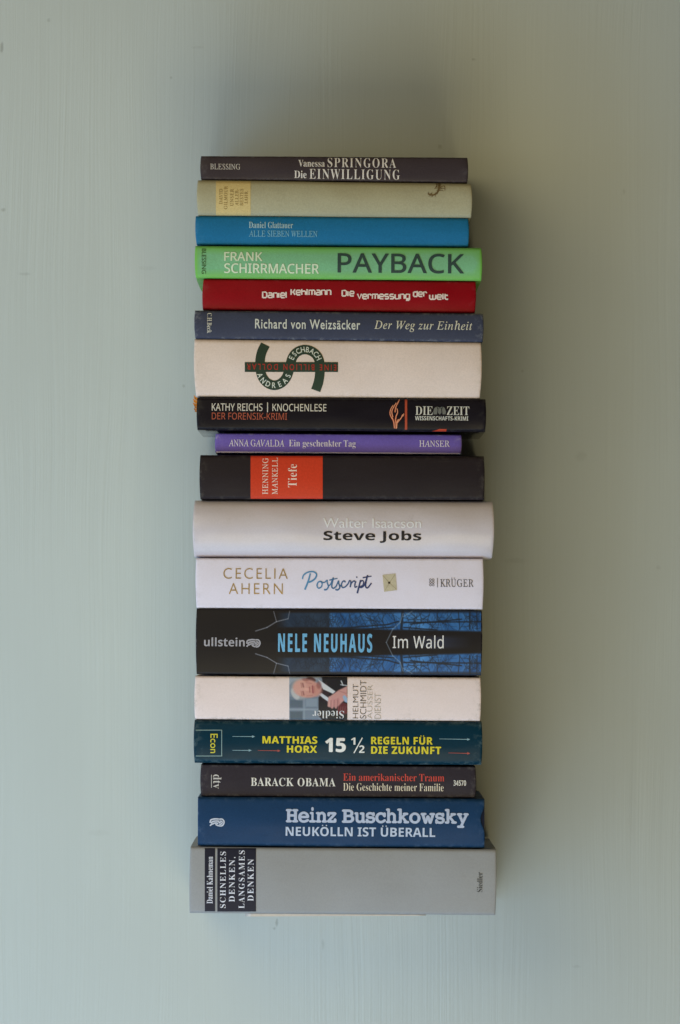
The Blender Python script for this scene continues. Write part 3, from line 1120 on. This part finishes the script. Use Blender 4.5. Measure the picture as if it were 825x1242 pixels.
def book_forest():
    b = Book('black book with mirrored blue forest print and pale blue condensed lettering',
             ((238.5, 737.8), (238.5, 818), (584.5, 740), (583.5, 819.6)), .135,
             cover_mat('black_print_paper', (29, 25, 35), .45, seed=13, wear=.7, wear_rgb=(110, 108, 108)), hard=False, setback=.001, bulge=.0026, r=.002, inset=.0006,
             page_rgb=(196, 190, 160), seed=13)
    cv = Canvas((238.9, 738.6, 583.6, 819), .66, (35, 31, 33))
    R = np.random.default_rng(5)
    X, Y = cv.X, cv.Y
    A = np.abs(Y - 779.2)                     # distance from the mirror line
    lo = 15.5 + 3.0 * np.clip((470 - X) / 60, 0, 1) - 2.0 * np.clip((X - 500) / 80, 0, 1)
    blue = soft(lo - A, 2.5) * soft(A - 36.0, 2.5)
    ramp = .95 * soft(400 - X, 3) + .0
    faint = .30 * soft(342 - X, 14) * soft(X - 400, 3)
    fx = R.random((9, 60))
    var = np.zeros_like(X)
    for (fr, ph, am) in ((.11, .4, .5), (.047, 2., .6), (.31, 1., .35), (.83, 3., .2)):
        var += am * np.sin(X * fr + ph + A * fr * .8)
    blue_c = np.stack([58 + 16 * var, 110 + 22 * var, 174 + 26 * var], -1)
    m = np.clip(blue * np.clip(ramp + faint, 0, 1), 0, 1)
    cv.a = cv.a * (1 - m[..., None]) + blue_c * m[..., None]
    m2 = soft(np.abs(Y - 779.2) - 7, 5) * soft(505 - X, 40) * soft(X - 556, 34) * .28
    cv.mix(m2, (74, 92, 140))
    # deeper strip of blue beyond the bands, at the folds
    cv.mix(soft(35.5 - A, 2) * soft(460 - X, 60) * .35, (44, 84, 140))

    def both(p, q, w, rgb, k=1, blur=.8):
        for sgn in (1, -1):
            cv.line((p[0], 779.2 + sgn * (p[1] - 779.2)), (q[0], 779.2 + sgn * (q[1] - 779.2)), w, rgb, k, blur)
    rr = random.Random(11)
    dark = (36, 40, 50)

    def grow(x, y, ang, l, w, d):
        for _ in range(3):
            x2, y2 = x + math.cos(ang) * l, y + math.sin(ang) * l
            both((x, y), (x2, y2), w * .75, dark, .6, .9)
            x, y = x2, y2
            ang += rr.uniform(-.4, .4)
            if d > 0 and rr.random() < .8:
                grow(x, y, ang + rr.choice((-1, 1)) * rr.uniform(.5, 1.1), l * .7, w * .65, d - 1)
            if not (740 < y < 766):
                return
    for k in range(30):
        x = 398 + 186 * (k + rr.random()) / 30
        if rr.random() < .5:
            grow(x, 741, rr.uniform(.9, 2.2), rr.uniform(4, 7), rr.uniform(.7, 1.3), 2)
        else:
            grow(x, 765, -rr.uniform(.9, 2.2), rr.uniform(4, 7), rr.uniform(.7, 1.4), 2)
    for k in range(16):
        x = 340 + 62 * rr.random()
        grow(x, 764, -rr.uniform(1.0, 2.1), rr.uniform(3, 6), .9, 1)
    # hatched twigs close to the left end of the blue bands
    for k in range(26):
        x = 402 + k * 1.6
        both((x, 762), (x + 5 + rr.uniform(-2, 2), 748 + rr.uniform(-3, 3)), .5, dark, .4)
    # long thin boughs running along the spine
    for p, q in (((402, 763), (470, 757.5)), ((470, 757.5), (484, 753.5)), ((490, 755), (584, 754)), ((490, 761), (530, 764)), ((430, 764), (478, 760.5)), ((498, 757), (560, 751))):
        both(p, q, 1.6, dark, .9)
    for x, w in ((488.6, 3.2), (570, 1.8), (578.5, 1.4), (556, 1.1)):
        both((x, 741), (x + rr.uniform(-2, 2), 763), w, dark, .85)
    # pale branches
    pale = (150, 168, 190)
    for p, q, w in (((476.5, 763), (468.6, 779.2), 1.1), ((485.6, 755), (476.5, 763), 1.1), ((489, 744), (485.6, 755), 1.0), ((489, 748), (500, 741.5), 1.0)):
        both(p, q, w * .8, pale, .6)
    for p, q, w in (((310, 765.5), (324, 761), 1.2), ((324, 761), (335.5, 754), 1.2), ((335.5, 754), (349.5, 750.5), 1.1), ((335.5, 754), (332, 741.5), .9), ((349.5, 750.5), (351.5, 741), .8)):
        both(p, q, w * .7, (168, 172, 190), .75)
    b.picture('forest_print', cv.box, cv.a, picture_mat('forest_print_ink', .42))
    b.text('publisher_lettering', [('ullstein', (247.6, 773.2, 297, 784), dict(face='bold'))], (168, 164, 174))
    owl(b, 299.4, 775, 315.6, 785.4, (168, 164, 174))
    b.text('author_lettering', [('NELE NEUHAUS', (337.4, 768.3, 451.6, 791.2), dict(face='bold', weight=0, spacing=1.3, fat=.25))], (116, 178, 222))
    b.text('title_lettering', [('Im Wald', (476.4, 770.6, 538.2, 786.4), dict(face='thin', weight=.00388, spacing=1.05))], (226, 222, 224))


def owl(b, x0, y0, x1, y1, rgb):
    """publisher's bird mark lying on its side: stacked feather bars and a round head"""
    w, h = x1 - x0, y1 - y0

    def p(u, v):
        return (x0 + u * w, y0 + v * h)
    L = [(bez([p(0, .55), p(.06, .2), p(.35, .08), p(.62, .1)], 5), h * .17),
         (bez([p(.08, .62), p(.16, .42), p(.4, .33), p(.66, .36)], 5), h * .17),
         (bez([p(.2, .62), p(.42, .56), p(.58, .62)], 5), h * .16),
         (bez([p(0, .9), p(.1, .72), p(.24, .66)], 4), h * .16),
         (bez([p(.38, .72), p(.52, .84), p(.7, .92)], 4), h * .17),
         (bez([p(.64, .12), p(.84, .1), p(.97, .3), p(.98, .6), p(.86, .88), p(.66, .92)], 5), h * .16),
         (bez([p(.7, .34), p(.82, .36), p(.86, .52), p(.78, .7), p(.64, .7)], 5), h * .15),
         ([p(.6, .5), p(.76, .52)], h * .14)]
    b.strokes('publisher_mark', L, rgb)


def book_cream_photo():
    b = Book('cream book with a colour photograph of a grey haired man in a dark suit',
             ((237, 819.8), (236.5, 872.6), (583, 821.6), (582.5, 875)), .134,
             cover_mat('cream_white_jacket', (234, 216, 217), .48, seed=14, wear=.6, wear_rgb=(150, 142, 132), mottled=.02), setback=.001, bulge=.002, r=.0022, seed=14,
             cover_name='dust_jacket')
    cv = Canvas((351, 820.6, 421.4, 873.4), .5, (128, 138, 156))
    # window wall behind the sitter
    cv.poly([(350, 845), (386, 845), (386, 875), (350, 875)], (112, 124, 142), 2)
    cv.poly([(352, 849), (367, 849), (367, 858), (352, 858)], (92, 104, 120), 2)
    cv.poly([(371, 847), (385, 847), (385, 857), (371, 857)], (134, 146, 164), 2)
    cv.poly([(352, 863), (367, 863), (367, 873), (352, 873)], (86, 98, 112), 2)
    cv.poly([(371, 862), (386, 862), (386, 873), (371, 873)], (116, 128, 146), 2)
    cv.line((350, 860.5), (387, 860.5), 2, (150, 160, 176), .8, 2)
    cv.line((369, 846), (369, 875), 2, (146, 156, 172), .7, 2)
    cv.poly([(350, 820), (392, 820), (384, 824), (370, 823), (356, 826), (350, 832)], (156, 164, 180), 2)
    # suit
    cv.poly([(390, 819), (423, 819), (423, 875), (392, 875), (386.5, 868), (386.5, 846), (393, 838)], (40, 38, 44), 1.5)
    cv.poly([(388, 839), (396, 826), (400, 838), (397, 852), (388, 846)], (58, 46, 52), 1.5)
    # collar and shirt
    cv.poly([(386, 824), (392, 828), (407, 838.5), (404, 841.5), (392, 836), (388, 828)], (206, 208, 218), 1)
    cv.poly([(386.5, 842), (390, 840.5), (401, 848), (398, 851), (391, 846)], (198, 202, 214), 1)
    # hair and face, lying on the side
    cv.ell(364.4, 835.8, 11.2, 12.6, (164, 163, 170), .1)
    cv.ell(358.2, 841.6, 4.2, 7.4, (186, 185, 192), -.5)
    cv.ell(377, 824.5, 6, 3.2, (92, 66, 68), .15)
    cv.ell(372.5, 835.2, 16.5, 11, (204, 150, 142), .12, .22)
    cv.ell(364, 833.5, 8, 9, (214, 164, 156), 0, .5, .8)
    cv.ell(384, 837, 7, 7.5, (196, 138, 130), 0, .5, .7)
    cv.ell(387, 831, 3, 4.5, (140, 86, 84), 0, .6, .6)
    cv.line((367.2, 829), (368.2, 833), 1.6, (128, 78, 78), .75, 1.4)
    cv.line((367.6, 838.8), (368.6, 842.6), 1.6, (134, 84, 84), .75, 1.4)
    cv.line((365.2, 828.5), (366, 833.5), 1.0, (150, 100, 98), .6, 1.2)
    cv.line((365.4, 838.5), (366.4, 843.6), 1.0, (150, 100, 98), .6, 1.2)
    cv.ell(373, 836.2, 4.2, 1.7, (226, 172, 162), .1, .6, .7)
    cv.line((375.6, 833.6), (375.9, 839.4), 1.3, (148, 88, 88), .75, 1.3)
    cv.line((379.2, 832.2), (379.8, 840.2), 1.5, (140, 70, 78), .8, 1.2)
    cv.line((381.4, 833), (381.8, 839.6), 1.2, (186, 116, 112), .7, 1.2)
    cv.line((371.5, 828), (378, 829), 1.0, (160, 104, 100), .45, 1.4)
    cv.line((372.5, 844), (379, 843.5), 1.0, (160, 104, 100), .45, 1.4)
    cv.ell(370.5, 824.4, 4.2, 1.8, (150, 100, 98), .2, .6, .7)
    # hand with its fingers
    cv.poly([(398, 852), (401, 844), (411, 837), (421.5, 832), (421.5, 846), (415, 852), (410, 857), (400, 858)], (200, 148, 146), 1.6)
    cv.line((399, 856), (400, 846), 3.2, (206, 154, 150), .95, 1.4)
    cv.line((403, 858), (404, 848), 3.0, (198, 142, 142), .95, 1.4)
    cv.line((407.5, 858), (407, 849), 3.0, (192, 136, 136), .95, 1.4)
    cv.line((411.6, 856), (410, 848), 2.8, (184, 128, 128), .95, 1.4)
    for x in (401.4, 405.2, 409.4):
        cv.line((x, 857), (x + .2, 849.5), .8, (132, 84, 88), .7, 1)
    cv.line((411, 838), (420, 841), 1.2, (160, 108, 108), .5, 1.4)
    cv.poly([(415.5, 845), (418, 843), (422, 847), (422, 853), (418, 851)], (150, 172, 204), 1)
    cv.line((414, 826), (416, 831), 1.4, (210, 214, 224), .9, .9)
    cv.line((413.4, 830.5), (421, 831.5), 1.3, (196, 202, 216), .85, .9)
    cv.poly([(410, 857), (416, 852), (422, 854), (422, 866), (408, 866)], (98, 42, 52), 1.8)
    for k in range(4):
        cv.line((411 + k * 2.6, 857), (409 + k * 3.0, 865), .7, (150, 96, 100), .6, .8)
    rg = np.random.default_rng(2)
    cv.a = np.clip(cv.a + rg.normal(0, 3, cv.a.shape), 0, 255)
    ph = b.picture('cover_photograph', cv.box, cv.a, picture_mat('photo_print_ink', .4))
    ph['label'] = 'printed portrait lying on its side: grey haired man in dark suit, hand raised'
    b.text('publisher_lettering', [('Siedler', (379.2, 862, 417.2, 871.4), dict(face='serif', rot=180, weight=-.008, spacing=1.05))], (222, 220, 226), parent=ph, lift=4)
    b.text('author_lettering', [('HELMUT', (428, 829.6, 434.6, 871.4), dict(face='sans', rot=90, weight=-.012)),
                                ('SCHMIDT', (436.8, 825.2, 444.4, 871.6), dict(face='sans', rot=90, weight=-.012))], (98, 90, 82))
    b.text('title_lettering', [('AUSSER', (445.6, 831, 451.6, 872), dict(face='sans', rot=90, weight=-.014)),
                               ('DIENST', (454.2, 841, 462, 872), dict(face='sans', rot=90, weight=-.014))], (184, 176, 168))


def arrow(p, q, w=.8):
    return [([p, q], (w * .6, w)), ([(q[0] - 1.2, q[1]), (q[0] + 2.2, q[1])], (3.0, .2))]


def book_teal():
    b = Book('dark teal book with yellow capitals and a white number in the middle',
             ((236, 873.2), (236, 925.6), (584.5, 875.4), (584, 928.4)), .136,
             cover_mat('dark_teal_laminate', (8, 48, 66), .36, seed=15, wear=.5, wear_rgb=(120, 140, 144)), setback=-.001, bulge=.0034, r=.0038, seed=15)
    b.strokes('publisher_box', [([(237.5, 885.6), (269.4, 885.6)], .8), ([(269, 885.6), (269, 917.2)], .8), ([(269.4, 917), (237.5, 917)], .8)], (146, 172, 174))
    b.text('publisher_lettering', [('Econ', (255.2, 890, 264, 913.4), dict(face='sans', rot=-90, weight=.004))], (214, 204, 70))
    b.text('author_lettering', [('MATTHIAS', (318.4, 893, 385, 902), dict(face='bold', spacing=1.06, fat=.2)), ('HORX', (348, 904.2, 384.6, 913), dict(face='bold', spacing=1.06, fat=.2))], (222, 206, 56))
    b.text('number_lettering', [('15', (394.4, 895, 419.6, 912.4), dict(face='bold', fat=.6)), ('1', (425.8, 894.6, 431.2, 903.2), dict(face='bold')), ('2', (435.6, 904, 442.2, 913.2), dict(face='bold'))], (232, 230, 230))
    b.strokes('fraction_bar', [([(439.6, 894.8), (429.4, 913.4)], 1.3)], (232, 230, 230))
    b.text('title_lettering', [('REGELN FÜR', (450.2, 891.8, 525, 903), dict(face='bold', spacing=1.06, fat=.2)), ('DIE ZUKUNFT', (450.2, 905.4, 535.2, 914.6), dict(face='bold', spacing=1.06, fat=.2))], (222, 206, 56))
    for p, q, red in (((282, 893.2), (307, 893.4), 0), ((282, 910), (303, 910.2), 0), ((533, 896.2), (568, 896.8), 0),
                      ((313, 910.2), (338, 910.6), 1), ((544, 913.2), (568, 913.8), 1)):
        o = b.strokes('arrow_print', arrow(p, q), (176, 84, 76) if red else (140, 172, 186))
        o['label'] = 'thin reddish arrow' if red else 'thin pale blue arrow'


def book_charcoal():
    b = Book('charcoal paperback with one white name and two lines in red and cream',
             ((244, 927.2), (244, 965.8), (576.5, 929.8), (576.5, 967.6)), .125,
             cover_mat('charcoal_paper', (51, 45, 53), .5, seed=16, wear=.5, wear_rgb=(124, 118, 116)), hard=False, setback=.006, bulge=.0007, r=.0009, inset=.0006, seed=16)
    b.text('publisher_lettering', [('dtv', (258.6, 939.4, 268.6, 956.6), dict(face='serif', rot=-90, weight=-.006))], (200, 194, 192))
    b.strokes('publisher_rule', [([(256.6, 939.6), (256.6, 955.4)], .8)], (190, 184, 182))
    b.text('author_lettering', [('BARACK OBAMA', (304.4, 943.4, 407, 953.6), dict(face='serif', weight=-.002, spacing=1.08))], (228, 222, 216))
    o = b.text('title_lettering', [('Ein amerikanischer Traum', (416.4, 938.4, 539, 947.4), dict(face='serif', weight=-.006))], (204, 78, 70))
    o['label'] = 'red line of lettering'
    b.text('subtitle_lettering', [('Die Geschichte meiner Familie', (416.4, 950, 538.2, 959.4), dict(face='serif', weight=-.009))], (222, 208, 188))
    b.text('number_lettering', [('34570', (550.2, 946.4, 565.4, 953), dict(face='bold'))], (222, 216, 210))


def book_navy():
    b = Book('navy blue book with large pale slab lettering, second from the bottom',
             ((240, 966.4), (240, 1026.4), (588, 969), (588, 1029.4)), .134,
             cover_mat('navy_jacket', (27, 59, 96), .46, seed=17, wear=.45, wear_rgb=(96, 118, 150)), bulge=.0034, r=.0034, seed=17,
             cover_name='dust_jacket', notch=(1, .60, .30, .0028), end_bow=0)
    # dark board edge showing in the gap where the jacket is pressed in
    bm = bmesh.new()
    X1 = b.xr
    rows = []
    for i in range(13):
        v = .28 + .62 * i / 12
        x = X1
        zt, zb = b.zt(x), b.zb(x)
        y = b.surf(v) - b.y0 + .0008
        z = zb + (zt - zb) * v
        rows.append([bm.verts.new((x - .006 - b.loc.x, y, z - b.loc.z)), bm.verts.new((x - .0002 - b.loc.x, y, z - b.loc.z)),
                     bm.verts.new((x - .0002 - b.loc.x, y + .0008, z - b.loc.z)), bm.verts.new((x - .006 - b.loc.x, y + .0008, z - b.loc.z))])
    for a, c in zip(rows, rows[1:]):
        for i in range(4):
            bm.faces.new((a[i], a[(i + 1) % 4], c[(i + 1) % 4], c[i]))
    bm.faces.new(rows[0])
    bm.faces.new(rows[-1])
    bmesh.ops.recalc_face_normals(bm, faces=bm.faces)
    me = bpy.data.meshes.new('binding')
    bm.to_mesh(me)
    bm.free()
    link_mesh('binding', me, cover_mat('dark_navy_binding', (22, 26, 44), .6, seed=77), b.root)
    owl(b, 255, 992.4, 272, 1002.6, (200, 206, 226))
    b.text('author_lettering', [('Heinz Buschkowsky', (346.8, 979.6, 568.6, 1003.4), dict(face='slab', weight=.008, fat=.62, spacing=1.1))], (186, 196, 224))
    b.text('title_lettering', [('NEUKÖLLN IST ÜBERALL', (346.6, 1000.8, 528, 1014.6), dict(face='bold', spacing=1.0))], (190, 200, 224))


def book_grey():
    b = Book('thick grey book with black title blocks at its left end, lowest of the stack',
             ((231, 1027.2), (230, 1108.2), (602, 1030.2), (601, 1110.6)), .1395,
             cover_mat('grey_jacket', (153, 153, 157), .5, seed=18, wear=.3, mottled=.025), setback=-.002, bulge=.003, r=.0028, seed=18,
             cover_name='dust_jacket', end_bow=.0004, wobble=.0003, taper=.0)
    blk = (34, 34, 50)
    p1 = b.patch('author_block', (248.4, 1028.9, 261, 1105.6), blk)
    p2 = b.patch('title_block', (263.6, 1029, 310.6, 1105.9), blk)
    wh = (222, 222, 236)
    b.text('author_lettering', [('Daniel Kahneman', (251, 1039, 258.2, 1096), dict(face='serif', rot=90, weight=-.003))], wh, parent=p1, lift=4)
    b.text('title_lettering', [(s, bx, dict(face='serif', rot=90, weight=-.005, spacing=1.25)) for s, bx in
                               (('SCHNELLES', (267, 1033, 274, 1101.4)), ('DENKEN,', (278, 1039.6, 286, 1094)),
                                ('LANGSAMES', (289.6, 1031.6, 296.8, 1102)), ('DENKEN', (300.6, 1042, 307.8, 1093)))], wh, parent=p2, lift=4)
    b.text('publisher_lettering', [('Siedler', (578.6, 1058, 585.2, 1082), dict(face='serif', rot=90, weight=-.008))], (62, 64, 66))
    return b


book_dark_brown()
book_olive()
book_blue()
book_green()
book_red()
book_navy_grey()
book_cream_thick()
book_black_crime()
book_purple()
book_black_red_panel()
book_silver()
book_white()
book_forest()
book_cream_photo()
book_teal()
book_charcoal()
book_navy()
grey = book_grey()


# ------------------------------------------------------------------ the shelf bracket that carries the stack
def build_bracket():
    XL, ZT = W(297, 1108.9, .006)
    XR, _ = W(517, 1110.4, .006)
    zt = grey.zb(XL) - .0002
    gs = (grey.brz - grey.blz) / (grey.xr - grey.xl)
    root = bpy.data.objects.new('shelf_bracket', None)
    COL.objects.link(root)
    root.empty_display_size = .02
    root.location = ((XL + XR) / 2, WALL_Y - .0025, zt)
    root['label'] = 'thin pale metal bracket just showing under the lowest grey book'
    root['category'] = 'shelf bracket'
    m, nt, bs = nodes_of('pale_enamelled_steel')
    pos = coords(nt)
    n = noise(nt, pos, 300, 3)
    nt.links.new(mixc(nt, 1.0, lin((204, 192, 184)) + (1,), maprange(nt, n, .3, .7, .94, 1.04), 'MULTIPLY'), bs.inputs['Base Color'])
    bs.inputs['Roughness'].default_value = .4

    def prism(name, pts, a, z0, z1):
        bm = bmesh.new()
        lo = [bm.verts.new(Vector(a(p, z0)) - root.location) for p in pts]
        hi = [bm.verts.new(Vector(a(p, z1)) - root.location) for p in pts]
        k = len(pts)
        bm.faces.new(lo)
        bm.faces.new(hi)
        for i in range(k):
            bm.faces.new((lo[i], lo[(i + 1) % k], hi[(i + 1) % k], hi[i]))
        bmesh.ops.recalc_face_normals(bm, faces=bm.faces)
        me = bpy.data.meshes.new(name)
        bm.to_mesh(me)
        bm.free()
        return link_mesh(name, me, m, root)

    def rounded(x0, y0, x1, y1, r, front_only):
        pts = []
        cs = [((x0 + r, y0 + r), 180, 270), ((x1 - r, y0 + r), 270, 360)]
        for (cx, cy), a0, a1 in cs:
            for i in range(7):
                a = math.radians(a0 + (a1 - a0) * i / 6)
                pts.append((cx + r * math.cos(a), cy + r * math.sin(a)))
        pts += [(x1, y1), (x0, y1)]
        return pts
    # the plate follows the underside of the book and gets thinner to the right
    prism('shelf_plate', rounded(XL, .003, XR, WALL_Y - .0026, .006, True),
          lambda p, z: (p[0], p[1], zt + (p[0] - XL) * gs - (0 if z else .0021 - .0014 * (p[0] - XL) / (XR - XL))), 0, 1)
    prism('wall_plate', [(XL, zt - .0012), (XR, zt - .0012), (XR, zt + .10), (XL, zt + .10)],
          lambda p, y: (p[0], y, p[1]), WALL_Y - .0024, WALL_Y - .0006)


build_bracket()
